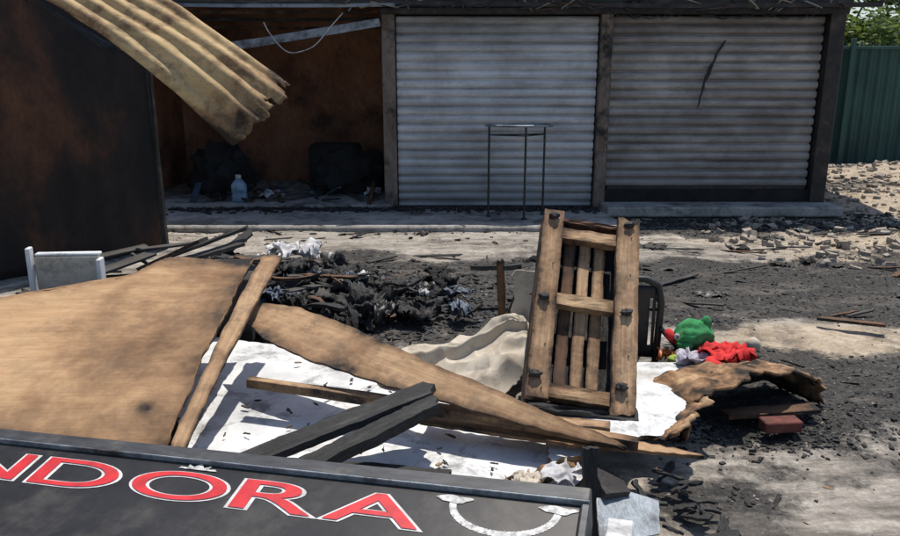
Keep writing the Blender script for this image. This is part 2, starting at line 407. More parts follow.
box('step',(3.6,WY-.30,.065),(3.1,.5,.13),'concrete',bld,bev=.02)
box('post_1',(-.80,WY-.03,1.3),(.17,.16,2.6),'post',bld)
box('post_2',(2.025,WY-.03,1.3),(.15,.16,2.6),'post',bld)
box('post_3',(4.98,WY-.04,1.3),(.2,.2,2.7),'blackmetal',bld)
box('lintel',(2.1,WY-.06,2.60),(6.0,.20,.075),'blackmetal',bld)
box('fascia',(2.1,WY+.02,2.80),(6.2,.10,.30),'char2',bld)
box('room_floor',(-2.6,WY+1.2,.05),(3.6,2.7,.1),'concrete',bld)
box('room_back_wall',(-2.5,WY+2.3,1.49),(3.8,.1,2.88),'rust',bld)
box('room_side_wall',(-.86,WY+1.2,1.45),(.08,2.2,2.75),'rust',bld)
box('room_far_wall',(-4.4,WY+1.2,1.45),(.08,2.2,2.75),'rust',bld)
box('roof',(.8,WY+1.45,2.99),(10.8,3.4,.07),'blackmetal',bld)
box('side_wall',(5.08,WY+1.6,1.4),(.12,3.0,2.75),'post',bld)
box('rear_wall',(1.5,WY+3.1,1.45),(7.2,.1,2.95),'post',bld)
for i,(z,y,mt) in enumerate([(2.60,-.05,'brownwood'),(2.66,-.3,'greymetal'),(2.70,-.18,'char2'),(2.55,.5,'char'),(2.74,.1,'post'),(2.48,1.2,'brownwood')]):
    plank('roof_bar_%d'%i,(-5,WY+y,z+.04),(-.7,WY+y,z),.06,.04,mt,bld,bow=-.03)
plank('roof_bar_front',(-1.5,WY-.3,2.70),(5.4,WY-.32,2.66),.05,.05,'blackmetal',bld,bow=-.03)
plank('fallen_channel',(-2.9,WY-.22,2.14),(-.9,WY-.15,2.46),.06,.10,'greymetal',bld)
for i in range(70):
    x=U(-1.5,5.4); y=-.22-U(.0,.12)
    plank('roof_scrap_%d'%i,(x,WY+y,2.58+U(0,.1)),(x+U(-.35,.35),WY+y-U(0,.1),2.70+U(-.10,.12)),U(.015,.06),.012,random.choice(['char','char','char2','stone','greymetal','blackmetal','post','char','brownwood']),bld,seg=5)
tube('hanging_cable',[(-2.35+1.0*t,WY-.3,2.45-.42*math.sin(pi*t**.8)+.12*t+.01*sin(t*17)) for t in [i/24 for i in range(25)]],.007,'whitecloth',bld)
for k in range(5):
    x0=U(-.5,4);tube('loose_wire_%d'%k,[(x0+.9*t,WY-.25+.1*sin(t*9),2.60-.10*sin(pi*t)+.02*sin(t*30)) for t in [i/16 for i in range(17)]],.006,'black',bld)
plank('soot_strip',(3.28,WY-.08,1.38),(3.58,WY-.07,2.24),.035,.012,'char',bld,up=(0,-1,0),side=lambda a:.05*sin(a*3),jag=.03,prof=lambda a:.6+.5*sin(a*3))
box('crate',(-1.75,WY+1.3,.45),(.75,.5,.7),'soot',bld,bev=.05)
lump('sooty_heap',(-1.5,WY+1.0,.35),(.5,.35,.40),'soot',bld,.4,3)
lump('sooty_heap_2',(-3.4,WY+.9,.35),(.4,.35,.45),'soot',bld,.5,3)
for k in range(26):
    x=U(-4,-1); plank('room_scrap_%d'%k,(x,WY+U(-.2,1),.12),(x+U(-.5,.5),WY+U(0,1.2),.14+U(0,.2)),U(.03,.1),.02,random.choice(['char','char2','bluerag','brownwood']),bld,seg=4)
for k in range(6): rag('room_rag_%d'%k,(U(-3.8,-1.1),WY+U(0,.8),.11),U(.2,.5),U(.2,.4),.12,random.choice(['bluerag','char2','soot','whitecloth']),bld,U(0,3))
def lathe(name,prof,c,mat,parent=None,n=20):
    V=[];F=[]
    for r,z in prof:
        for i in range(n): V.append((r*cos(2*pi*i/n),r*sin(2*pi*i/n),z))
    for k in range(len(prof)-1):
        for i in range(n): F.append((k*n+i,k*n+(i+1)%n,(k+1)*n+(i+1)%n,(k+1)*n+i))
    F.append(tuple(range(n))[::-1]); F.append(tuple((len(prof)-1)*n+i for i in range(n)))
    return obj(name,V,F,mat,parent,True,Matrix.Translation(Vector(c)))
wb=grp('water_jug')
lathe('body',[(.09,0),(.105,.02),(.105,.1),(.095,.12),(.105,.14),(.105,.24),(.06,.30),(.035,.32)],(-2.92,WY+.1,.1),'blue',wb)
lathe('cap',[(.04,0),(.04,.05),(.03,.055)],(-2.92,WY+.1,.42),'whitecloth',wb)
box('pavement',(-1.4,WY-.72,.0),(7.0,1.35,.09),'concrete',None,bev=.02)
# ---------------- near kiosk
ks=grp('burnt_kiosk')
a=Vector((-3.08,7.9,0)); d=Vector((-.95,-1.3,0)).normalized()
def kfn(u,v):
    p=a+d*(3.9*u); z=v*2.95
    n=Vector((d.y,-d.x,0))
    off=.04*noise.noise((u*6,v*3,1))+.008*sin(u*90)+.006*sin(v*60)*noise.noise((u*9,v,3))
    q=p-n*off; return (q.x,q.y,z)
sheet('front_wall',kfn,160,30,'darkrust',ks,.02)
e=Vector((-1.3,.95,0)).normalized()
def kf2(u,v):
    p=a+e*(2.0*u); return (p.x+.02*noise.noise((u*5,v*5,0)),p.y,v*2.95)
sheet('side_wall',kf2,30,30,'darkrust',ks,.02)
plank('corner_post',(a.x,a.y,0),(a.x,a.y,2.95),.07,.07,'blackmetal',ks)
pr=[a+Vector((.05,0,2.98)),a+d*3.9+Vector((0,0,2.98)),a+d*3.9+e*2+Vector((0,0,2.98)),a+e*2+Vector((0,0,2.98))]
polypanel('roof',pr,.05,'blackmetal',ks,jag=.01)
# hanging corrugated sheet
rs=grp('corrugated_roof_sheet')
EA=Vector((-1.17,5.6,1.76));EB=Vector((-1.50,5.2,1.40));SA=Vector((-2.905,6.0,2.705));SB=Vector((-3.21,5.5,2.60))
nrm=((SA-EA).cross(EB-EA)).normalized()
if nrm.z<0:nrm=-nrm
DN=(EA-SA).normalized()
def cf(u,v):
    p=SA.lerp(EA,u).lerp(SB.lerp(EB,u),v)
    amp=.020*(1-.3*u)
    bend=-.55*max(0,u-.78)**1.3*(.5+.8*v)
    p=p+nrm*(amp*sin(v*pi*2*4.6+.5*noise.noise((u*3,1,1)))+.09*sin(pi*v)*(.15+.95*u)+.05*noise.noise((u*3,v*2,4))+.012*noise.noise((u*12,v*9,4))*u+.10*sin(pi*u)+bend)
    k=max(0,(u-.85)/.15)
    p=p+DN*(k*(.10*sin(pi*v)+.06*noise.noise((v*5,2,0))+.03*noise.noise((v*17,5,0))))
    return p
sheet('sheet',cf,110,90,'corr',rs,.014,keep=lambda u,v: not(u>.975 and noise.noise((u*9,v*11,2))>.25),edge='burntedge',ef=lambda u,v:max(0,(u-.78)/.22)*1.0+.6*max(0,1-min(v,1-v)/.06))
def cf2(u,v):
    u2=.05+.93*u; p=Vector(cf(u2,.05+.92*v)); return p-nrm*(.035+.04*(.5+noise.noise((u*7,v*6,8))))
sheet('burnt_lining',cf2,60,30,'burntedge',rs,.02,keep=lambda u,v: not(u>.9 and noise.noise((u*14,v*8,5))>0.1))
def cf3(u,v):
    p=SB.lerp(EB,u*.5)+Vector((-.02,-.0,-.02)); return p+Vector((.06*v,.25*v,-.20*v*(1-.9*u)))+nrm*.03*noise.noise((u*6,v*3,8))
sheet('burnt_edge_lining',cf3,30,8,'char',rs,.01)
# ---------------- sign
sg=grp('shop_sign')
Rr=Vector((.488,2.307,.42)); dd=Vector((2.458,-.693,.12)).normalized(); uu=Vector((.265,.945,.19)); uu=(uu-dd*uu.dot(dd)).normalized(); nn=dd.cross(uu)
SM=Matrix((dd,uu,nn)).transposed().to_4x4(); SM.translation=Rr
def sbox(name,x0,x1,y0,y1,z0,z1,mat,bev=.004):
    o=box(name,(0,0,0),(x1-x0,y1-y0,z1-z0),mat,None,bev=bev)
    o.matrix_world=SM@Matrix.Translation(((x0+x1)/2,(y0+y1)/2,(z0+z1)/2)); o.parent=sg; return o
sbox('box_body',-4.1,-.01,-.62,-.01,-.16,-.012,'blackmetal')
sbox('face_panel',-4.08,-.03,-.60,-.072,-.0115,-.004,'signface')
sbox('top_frame',-4.12,.0,-.070,.0,-.155,.012,'signframe',.006)
sbox('top_frame_lip',-4.12,.0,-.078,-.0705,-.010,.018,'greymetal',.002)
sbox('end_frame',-.028,.004,-.64,-.079,-.16,.010,'signframe',.006)
sbox('bottom_frame',-4.12,-.03,-.66,-.605,-.155,.012,'signframe',.006)
def letter(ch,cx,cy,w,h):
    for nm,z,mt in(('outline',0.0,'whitepaint'),('fill',.0035,'redpaint')):
        cu=bpy.data.curves.new('t','FONT'); cu.body=ch; cu.size=1; cu.offset=.030 if nm=='outline' else .004; cu.extrude=.0; cu.resolution_u=8
        o=bpy.data.objects.new('t',cu); S.collection.objects.link(o)
        bpy.context.view_layer.update()
        dg=bpy.context.evaluated_depsgraph_get(); me=bpy.data.meshes.new_from_object(o.evaluated_get(dg)); bpy.data.objects.remove(o)
        xs=[v.co.x for v in me.vertices]; ys=[v.co.y for v in me.vertices]
        if nm=='outline': mx,Mx,my,My=min(xs),max(xs),min(ys),max(ys)
        for v in me.vertices:
            v.co.x=((v.co.x-mx)/(Mx-mx)-.5)*w+cx; v.co.y=((v.co.y-my)/(My-my)-.5)*h+cy; v.co.z=z-.002
        me.materials.clear(); me.materials.append(M[mt])
        p=bpy.data.objects.new('letter_%s_%s'%(ch.lower(),nm),me); S.collection.objects.link(p); p.matrix_world=SM; p.parent=sg
for ch,cx,w in (('P',-3.26,.38),('A',-2.84,.40),('N',-2.40,.38),('D',-1.97,.40),('O',-1.51,.43),('R',-1.09,.37),('A',-.72,.39)): letter(ch,cx,-.205,w,.158)
def band(pts,hw,z,nm,mat):
    V=[];F=[]
    for i,(x,y) in enumerate(pts):
        q=pts[min(i+1,len(pts)-1)];p=pts[max(i-1,0)];dx,dy=q[0]-p[0],q[1]-p[1];l=math.hypot(dx,dy)
        r=hw*(.72+.28*abs(sin(i*1.35)));V+=[(x-dy/l*r,y+dx/l*r,z),(x+dy/l*r,y-dx/l*r,z)]
    for i in range(len(pts)-1): F.append((2*i,2*i+1,2*i+3,2*i+2))
    obj(nm,V,F,mat,sg,mw=SM)
bp=[(-.26-.18*cos(i/80*pi)-.02,-.13-.12*sin(i/80*pi)) for i in range(81)]
band(bp,.014,-.0025,'printed_bracelet','silverprint')
def blobpts(cx,cy,rx,ry,z,n=24,w=.2,ph=0): 
    return [(cx+rx*cos(2*pi*i/n)*(1+w*sin(3*2*pi*i/n+ph)),cy+ry*sin(2*pi*i/n)*(1+w*sin(4*2*pi*i/n)),z) for i in range(n)]
for k,(cx,cy) in enumerate([(-.46,-.115),(-.10,-.115)]):
    obj('clasp_%d'%k,blobpts(cx,cy,.062,.018,-.001),[tuple(range(24))],'silverprint',sg,mw=SM)
cw=[(-.085,0),(.085,0),(.075,.012),(.045,.008),(.05,.03),(.022,.014),(.0,.042),(-.022,.014),(-.05,.03),(-.045,.008),(-.075,.012)]
obj('crown',[(-1.49+x,-.112+y*.9,.0) for x,y in cw],[tuple(range(len(cw)))],'silverprint',sg,mw=SM)
box('white_corner_block',(.545,2.13,.28),(.09,.24,.14),'white',sg,rz=-.27)
plank('sign_prop',(-1.5,2.55,.06),(.3,2.05,.12),.14,.1,'char')
# ---------------- panels
pl=grp('plywood_sheet')
tl=[(-3.4,3.95,.58),(-2.45,3.98,.61),(-1.86,4.22,.68),(-1.70,4.42,.73),(-1.20,4.46,.71)]
def lerpP(L,u):
    k=u*(len(L)-1); i=min(int(k),len(L)-2); return Vector(L[i]).lerp(Vector(L[i+1]),k-i)
def plf(u,v):
    tp=lerpP(tl,u); bt_=lerpP([(-3.4,3.15,.28),(-2.4,3.05,.27),(-1.20,2.85,.26)],u)
    p=tp.lerp(bt_,v)
    p.z+=.05*sin(pi*v)*(.2+.6*u)+.04*noise.noise((u*3,v*2,1))
    p.x+=(.02*noise.noise((v*7,3,1))+.008*noise.noise((v*31,3,1)))*(u>.985); p.y+=(.03*noise.noise((u*13,3,1))+.015*noise.noise((u*41,3,1)))*(v<.02)
    return p
def ple(u,v):
    return .85*max(0,1-(1-u)/.10)+.8*max(0,1-v/.10)+.9*math.exp(-(((u-.93)/.03)**2+((v-.86)/.035)**2))+.35*max(0,1-(1-v)/.2)+.45*math.exp(-(((u-.62)/.10)**2+((v-.3)/.2)**2))
sheet('board',plf,160,90,'ply',pl,.018,edge='burntedge',ef=ple)
plank('edge_strip',(-1.13,2.80,.29),(-1.10,4.46,.735),.13,.02,'ply2',pl,up=(.1,0,1),prof=lambda a:.45+.45*a,side=lambda a:-.02*a,bow=.04,jag=.012,seg=30)
box('prop_crate',(-2.3,3.9,.14),(1.3,.4,.28),'char',pl)
wp=grp('white_panel')
polypanel('sheet',[(-1.75,4.75,.10),(-1.15,2.75,.11),(.0,2.60,.11),(.52,2.80,.11),(.62,3.05,.11),(.50,3.6,.115),(-.25,4.0,.11),(-.9,4.5,.10)],.018,'white',wp,'burntedge',jag=.03)
sheet('scorched_edge',lambda u,v:(lerpP([(-.30,2.68,0),(.0,2.70,0),(.30,2.80,0),(.50,2.90,0),(.60,3.05,0)],u)+Vector((-.05*v+.05*noise.noise((u*9,0,2)),.08*v,.13+.02*sin(pi*v)+.03*noise.noise((u*8,v*3,7))))),50,8,'burntedge',wp,.006)
wp2=grp('white_panel')
polypanel('sheet',[(.45,2.98,.145),(.80,3.10,.15),(1.08,3.25,.15),(1.18,3.45,.155),(1.30,3.72,.165),(1.50,3.98,.17),(1.48,4.10,.17),(1.05,4.12,.15),(.5,4.3,.145)],.02,'white',wp2,'burntedge',jag=.05)
sheet('scorched_rim',lambda u,v:(lerpP([(.93,3.14,0),(1.10,3.33,0),(1.23,3.60,0),(1.38,3.88,0),(1.58,4.02,0)],u)+Vector((.11*v+.07*noise.noise((u*9,0,2))*(.3+v)+.02*noise.noise((u*33,0,2)),-.02*v,.172+.05*v+.035*noise.noise((u*8,v*3,7))))),70,10,'burntedge',wp2,.008)
AC=Vector((1.66,3.70,0)); ad_=Vector((.9,.43,0)).normalized(); ab=Vector((-.43,.9,0)).normalized()
def arch(u,v):
    t=pi*(1-u); 
    x=.50*cos(t)*(1+.06*noise.noise((u*4,v,3))); z=.0+.30*abs(sin(t))**.55*(1-.30*v*v)*(1-.25*u)+.035*noise.noise((u*6,v*3,7))+.012*noise.noise((u*25,v*9,7))
    dp=.40*v+(.09*noise.noise((u*7,1,1))+.05*noise.noise((u*23,1,1)))*(1-v)
    p=AC+ad_*x+ab*dp; return (p.x,p.y,max(-.02,z))
sh=grp('burnt_curved_panel')
sheet('shell',arch,80,36,'burntedge',sh,.014,keep=lambda u,v: noise.noise((u*7,v*4,3))<.34+v)
def arch2(u,v):
    p=arch(u,v); return (p[0],p[1]+.03,p[2]-.022)
sheet('dark_lining',arch2,60,20,'soot',sh,.01)  # black sheet added under the arch, paints its shaded opening as a void
def aback(u,v):
    p=Vector(arch(u,1)); return (p.x,p.y,p.z*v)
sheet('dark_back',aback,40,6,'soot',sh,.01)  # black sheet closing the rear, deepens the painted dark of the opening
box('brick',(1.72,3.58,.04),(.20,.09,.06),'brick',None,rz=.1)
plank('brick_board',(1.48,3.72,.03),(1.98,3.74,.06),.10,.02,'brownwood')
# long boards
plank('curved_board',(-1.20,4.06,.55),(.75,2.93,.25),.30,.014,'ply2',None,seg=60,up=(-.1,-.35,1),prof=lambda a:max(.06,min(1,(a/.16)**.8,(1.06-a)*1.35)),bow=.05,jag=.018,side=lambda a:-.08*sin(pi*a),twist=.35)
plank('timber_batten',(-1.02,3.53,.30),(.82,3.00,.23),.055,.045,'pine',None,seg=30,bow=.012,jag=.006)
plank('burnt_board',(-.12,3.33,.21),(1.12,3.0,.17),.17,.016,'ply2',None,seg=40,prof=lambda a:max(.1,min(1,(1.05-a)*2)),bow=.02,side=lambda a:-.04*sin(pi*a),jag=.02)
plank('charred_plank',(-.87,2.86,.22),(-.10,3.20,.40),.13,.035,'char',None,jag=.014,seg=30,endjag=.06)
plank('charred_plank',(-.62,2.74,.24),(-.06,3.10,.38),.10,.05,'char',None,jag=.014,seg=30,endjag=.06)
plank('charred_plank',(-.95,2.95,.18),(.0,2.85,.16),.07,.03,'char',None,jag=.015)
plank('timber_batten',(.25,3.33,.20),(.75,3.22,.20),.08,.03,'pine2',None,jag=.01)
for k in range(60):
    x=U(-1.1,.9);y=U(2.85,4.2)
    plank('charcoal_scrap_%d'%k,(x,y,.145),(x+U(-.04,.04),y+U(-.03,.03),.146+U(0,.01)),U(.004,.016),.006,random.choice(['char','char2','burntedge']),wp,seg=4,jag=.01)
# ---------------- upturned bench
bn=grp('upturned_wooden_bench')
B0=Vector((.64,3.46,.19)); B1=Vector((.815,4.3,.965))
by=(B1-B0).normalized(); L=(B1-B0).length
bx=Vector((1,.06,0)); bx=(bx-by*bx.dot(by)).normalized(); bz=bx.cross(by)
BM=Matrix((bx,by,bz)).transposed().to_4x4(); BM.translation=B0
def bp_(x,y,z): return BM@Vector((x,y,z))
def bpl(nm,a,b,w,t,mat,**k): return plank(nm,bp_(*a),bp_(*b),w,t,mat,bn,up=bz,**k)
bpl('side_rail_1',(-.215,0,.03),(-.215,L+.02,.03),.115,.045,'pine2',jag=.006,seg=26)
bpl('side_rail_2',(.215,-.02,.03),(.215,L+.03,.03),.125,.045,'pine2',jag=.006,seg=26)
for i,x in enumerate((-.10,-.015,.07)):
    bpl('slat_%d'%i,(x,.03,-.055),(x+.005,L*.97,-.055),.062,.02,'pine2' if i!=0 else 'brownwood',jag=.008)
bpl('dark_backing',(.0,.0,-.13),(.0,L*.98,-.13),.50,.02,'char')  # black backing added so the gaps between the slats look dark
for i,y in enumerate((.06,L*.52,L*.90)):
    bpl('cross_rail_%d'%i,(-.156,y,.0),(.151,y,.0),.075,.055,'pine' if i!=2 else 'pine2',seg=6,endjag=.0)
bpl('side_board_1',(-.262,.0,-.07),(-.262,L,-.07),.03,.15,'brownwood')
bpl('side_board_2',(.27,-.02,-.07),(.27,L,-.07),.03,.15,'char')
bpl('end_board',(-.25,-.04,-.05),(.27,-.04,-.05),.035,.20,'char')  # black colour paints in the shade on the end facing the camera
bpl('end_board_top',(-.25,L+.0,-.07),(.27,L+.0,-.07),.03,.13,'brownwood')
for x,y in((-.215,L-.03),(.215,L-.02),(-.23,L*.5),(.215,L*.48),(-.235,.12),(.20,.12)):
    lump('foot_knob',bp_(x,y,.064),(.03,.026,.020),'char',bn,.5,2,3)
for x in(-.2,.23):
    for y in (.05,.3,.55,.8,1.05):
        bpl('nail',(x,y,.05),(x+.002,y,.057),.008,.004,'soot',seg=1)
plank('bench_prop',(.42,3.5,.15),(.93,3.42,.14),.14,.07,'char')
# chair behind
ch=grp('black_plastic_chair')
def cp(x,y,z): return (1.02+x,4.50+y,z)
tube('back_loop',[cp(.26,-.1,.02),cp(.27,-.12,.45),cp(.25,-.12,.56),cp(.18,-.1,.60),cp(-.1,-.05,.60),cp(-.25,0,.57),cp(-.32,.02,.45),cp(-.33,.03,.02)],.022,'black',ch)
tube('leg_3',[cp(.28,.32,.0),cp(.25,.28,.42)],.02,'black',ch); tube('leg_4',[cp(-.3,.4,.0),cp(-.28,.36,.42)],.02,'black',ch)
def seatf(u,v): return cp(-.3+.56*u,.0+.34*v-.08*u,.40-.03*sin(pi*u)*sin(pi*v))
sheet('seat',seatf,10,10,'black',ch,.02)
def backf(u,v): return cp(-.26+.5*u,-.03-.08*u,.10+.46*v)
sheet('back_panel',backf,28,12,'black',ch,.012,keep=lambda u,v:(int(u*28)%7!=5) or v>.85 or v<.15)
tube('arm',[cp(.27,-.12,.42),cp(.33,.08,.40),cp(.30,.3,.42)],.02,'black',ch)
tube('arm_2',[cp(.27,-.14,.30),cp(.36,-.20,.20),cp(.34,-.16,.05)],.016,'black',ch)
plank('pale_board',(.42,4.46,.1),(.47,4.53,.62),.12,.02,'cloth',None,up=(0,-1,0),jag=.05,endjag=.1)
plank('burnt_post',(.36,4.75,.0),(.33,4.80,.62),.05,.05,'brownwood',None,up=(0,-1,0))
plank('charred_plank',(.16,5.0,.52),(.45,4.7,.60),.05,.03,'char')
plank('charred_plank',(.30,4.72,.03),(.47,4.72,.50),.04,.03,'char')
# cloth : thin tarp, sharp long folds
def ridge(q): return max(0,1-3.2*abs(noise.noise(q)))
def clothf(u,v):
    x=-.42+1.04*u; y=3.56+.92*v+.16*u
    e=min(1,min(u,1-u,v,1-v)*6)
    w=noise.noise((x*1.6,y*1.6,5)); 
    # folds radiate from where the bench pins the tarp down
    dx,dy=x-.75,y-4.35; an=math.atan2(dy,dx); rr=math.hypot(dx,dy)
    an=(an+2*pi)%(2*pi)
    r1=ridge(Vector((an*3.6+.5*w,rr*1.1,1.3)))
    r2=ridge(Vector((an*2.0+rr*2.5,rr*3.0-an,6.1)))
    r3=ridge(Vector((x*6+w,y*5,2.7)))
    z=.138+e*(.012+.20*blob(u,v,.84,.66,.34,.40)+.075*r1*min(1,rr*1.6)+.040*r2+.012*r3+.02*w)
    x+=.05*noise.noise((v*5,1,2)); y+=.08*noise.noise((u*5,3,2))-.03*r1
    return (x,y,max(z,.138))
sheet('crumpled_cloth',clothf,170,150,'cloth',None,.004,keep=lambda u,v: (u-.5)**2+(v-.5)**2<.21+.14*noise.noise((u*4,v*4,6)))
# plush toy
pt=grp('plush_toy')
tx,ty=1.46,4.32
TZ=.07
lump('head',(tx+.02,ty,TZ+.20),(.125,.10,.095),'green',pt,.22,2.2,4,.5)
for s in(-1,1):
    lump('eye_%d'%s,(tx-.06+.045*s,ty-.085,TZ+.22),(.018,.012,.02),'whitecloth',pt,.02,1,3); lump('pupil_%d'%s,(tx-.06+.045*s,ty-.098,TZ+.22),(.007,.005,.009),'black',pt,.0,1,2)
lump('ear',(tx+.09,ty+.0,TZ+.27),(.035,.03,.05),'green',pt,.2,3,3)
lump('muzzle',(tx-.05,ty-.08,TZ+.165),(.05,.045,.03),'green',pt,.1,2,3)
lump('body',(tx+.11,ty-.12,TZ+.10),(.14,.10,.085),'red',pt,.3,3,4,.4)
def limb(nm,pts,rs,mat):
    me=bpy.data.meshes.new(nm); me.from_pydata(pts,[(i,i+1) for i in range(len(pts)-1)],[])
    o=bpy.data.objects.new(nm,me); S.collection.objects.link(o); me.materials.append(M[mat])
    o.modifiers.new('k','SKIN')
    if not me.skin_vertices:
        bpy.context.view_layer.objects.active=o; bpy.ops.object.select_all(action='DESELECT'); o.select_set(True); bpy.ops.mesh.customdata_skin_add()
    for i,r in enumerate(rs): me.skin_vertices[0].data[i].radius=(r,r*.8)
    s=o.modifiers.new('u','SUBSURF'); s.levels=2; s.render_levels=2
    o.parent=pt
limb('leg_1',[(tx+.12,ty-.12,TZ+.10),(tx+.22,ty-.08,TZ+.14),(tx+.31,ty-.14,TZ+.12),(tx+.30,ty-.22,TZ+.14)],[.05,.04,.045,.05],'red')
limb('leg_2',[(tx+.06,ty-.16,TZ+.11),(tx+.07,ty-.26,TZ+.15),(tx+.0,ty-.34,TZ+.15),(tx+.05,ty-.42,TZ+.14)],[.05,.035,.045,.05],'red')
limb('arm_1',[(tx-.0,ty-.05,TZ+.12),(tx-.10,ty+.0,TZ+.18),(tx-.15,ty-.04,TZ+.24),(tx-.13,ty-.08,TZ+.19)],[.04,.03,.035,.04],'red')
limb('arm_2',[(tx-.04,ty-.10,TZ+.08),(tx-.12,ty-.15,TZ+.11),(tx-.17,ty-.18,TZ+.09)],[.04,.035,.045],'lime')
rag('crumpled_bag',(tx-.06,ty-.24,TZ+.10),.22,.2,.10,'lilac',None,.4)
rag('red_cloth',(tx+.16,ty-.22,TZ+.12),.34,.26,.10,'red',None,.4)
rag('green_cloth',(tx+.30,ty-.04,TZ+.04),.20,.16,.10,'green',None,.4)
rag('orange_scrap',(tx-.16,ty-.06,TZ+.06),.12,.12,.08,'orange',None,.2)
lump('pale_ball',(2.02,4.72,.06),(.05,.05,.05),'cloth',None,.08,2,3)
# ---------------- mid debris pile
dp=grp('charred_debris_pile')
for k in range(12):
    x=random.gauss(-1.3,.5);y=random.gauss(5.9,.3)
    lump('char_mound_%d'%k,(x,y,.05),(U(.15,.32),U(.12,.22),U(.08,.20)),'char',dp,.55,3.2,5,U(0,3))
for k in range(85):
    x=random.gauss(-1.35,.62); y=random.gauss(5.75,.45); z=.05+.26*blob(x,y,-1.4,5.8,.8,.6)*R()
    an=U(0,3.14) if R()<.6 else U(-.5,.3); l=U(.04,.28)
    plank('stick_%d'%k,(x-cos(an)*l,y-sin(an)*l,z+gh(x,y)),(x+cos(an)*l,y+sin(an)*l,z+U(-.08,.14)),U(.015,.09),U(.008,.03),random.choice(['char']*7+['char2']*2+['brownwood']),dp,seg=8,jag=.03,endjag=.08,bow=U(-.03,.06))
for k in range(80):
    x=random.gauss(-1.3,.65); y=random.gauss(5.85,.42)
    rag('rubbish_%d'%k,(x,y,.05+.20*R()*blob(x,y,-1.4,5.8,.8,.6)),U(.12,.45),U(.12,.35),U(.06,.18),random.choice(['bluerag','char','black','soot','char','char','char2','soot','char']),dp,U(0,3))
for k in range(7):
    rag('pale_rag_%d'%k,(random.gauss(-1.2,.5),random.gauss(5.7,.35),.2),U(.06,.16),U(.05,.12),.06,random.choice(['whitecloth','bluerag']),dp,U(0,3))
for k,(x,y,z,s) in enumerate(((-1.52,6.70,.16,.34),(-1.32,6.82,.14,.30),(-1.62,6.55,.10,.26),(-1.15,6.70,.06,.18))):
    rag('white_rag',(x,y,z),s*1.2,s,.18,'whitecloth',dp,U(0,3),f=3)
for k in range(30):
    x=U(-3.2,-1.7); y=U(4.9,7.2)
    an=U(-.4,1.8); l=U(.12,.4); plank('plank_%d'%k,(x-cos(an)*l,y-sin(an)*l,.05+U(0,.22)),(x+cos(an)*l,y+sin(an)*l,.08+U(0,.22)),U(.04,.16),.02,random.choice(['char','char','char2','brownwood','char2']),dp,seg=6,jag=.025,endjag=.08)
cb=grp('white_cabinet_box')
def cbx(n,c,d,m): return box(n,(c[0]-.04,c[1]-.2,c[2]-.05),d,m,cb,rz=.08)
cbx('panel',(-2.28,4.62,.60),(.38,.025,.38),'cloth'); cbx('left_edge',(-2.49,4.59,.65),(.025,.06,.40),'white'); cbx('right_edge',(-2.08,4.61,.60),(.025,.08,.36),'white'); cbx('top_edge',(-2.28,4.64,.80),(.38,.05,.018),'white')
plank('brown_board',(-1.98,4.72,.60),(-1.55,4.62,.80),.12,.02,'brownwood',jag=.03); plank('brown_board',(-1.9,4.85,.62),(-1.35,4.9,.82),.08,.02,'char',jag=.03)
plank('charred_board',(-2.1,4.9,.50),(-1.4,5.0,.70),.2,.02,'char2',jag=.04,endjag=.1)
box('charred_crate',(-1.75,4.95,.27),(.8,.4,.45),'char',None,rz=.1)
# ---------------- tall stand
st=grp('metal_stand')
ring=[(.87+.42*cos(t),9.50+.22*sin(t),1.20) for t in [i*2*pi/40 for i in range(40)]]
tube('top_rim',ring,.016,'greymetal',st,True)
V=[(.87+.40*cos(i*2*pi/40),9.50+.20*sin(i*2*pi/40),1.195) for i in range(40)]
o=obj('top_plate',V,[tuple(range(40))],'greymetal',st); mo=o.modifiers.new('s','SOLIDIFY'); mo.thickness=.01
for x,y in((.49,9.50),(.93,9.30),(1.20,9.62)):
    tube('leg',[(x,y,.03),(x,y,1.19)],.014,'black',st)
    lathe('foot',[(.035,0),(.03,.015),(.016,.03)],(x,y,.045),'black',st,12)
tube('brace',[(.49,9.50,1.08),(.93,9.30,1.08),(1.20,9.62,1.08)],.008,'black',st,True)
# ---------------- near bottom-right scrap
rag('crumpled_paper',(.48,2.86,.15),.22,.15,.06,'whitecloth',None,.3,f=3.5)
rag('crumpled_paper',(.32,2.82,.14),.16,.12,.05,'cloth',None,.3)
plank('charred_block',(.57,2.60,.0),(.56,2.72,.36),.06,.05,'char',None,up=(0,-1,0),jag=.02)
sc=grp('scrap_metal_sheet')
polypanel('sheet',[(.54,2.40,.14),(.80,2.52,.10),(.84,2.70,.13),(.60,2.74,.20)],.008,'greymetal',sc,jag=.01)
polypanel('black_panel',[(.60,2.62,.20),(.72,2.68,.17),(.72,2.82,.14),(.58,2.80,.22)],.02,'blackmetal',sc,jag=.01)
for k in range(22):
    x=U(.6,1.15);y=U(2.6,3.1); plank('charred_scrap',(x,y,.02),(x+U(-.15,.15),y+U(-.1,.1),.04+U(0,.05)),U(.02,.05),.012,'char',sc,seg=5,jag=.03)
for k in range(46):
    x=U(-2.5,6);y=U(5.2,9.6);an=U(-.7,.7);l=U(.05,.28)
    plank('loose_board_%d'%k,(x-l*cos(an),y-l*sin(an),gh(x,y)+.01),(x+l*cos(an),y+l*sin(an),gh(x,y)+.02+U(0,.04)),U(.015,.07),.012,random.choice(['char','char','char2','brownwood','char2']),dp,seg=6,jag=.025,endjag=.08)
for k in range(24):
    x=U(-.5,5.5);y=U(5.4,9.4); rag('burnt_sheet_%d'%k,(x,y,gh(x,y)-.01),U(.15,.5),U(.1,.3),U(.03,.07),random.choice(['char2','soot','black','char','char']),dp,U(0,3))
plank('brown_offcut',(2.75,5.35,.04),(3.15,5.15,.05),.06,.02,'brownwood')
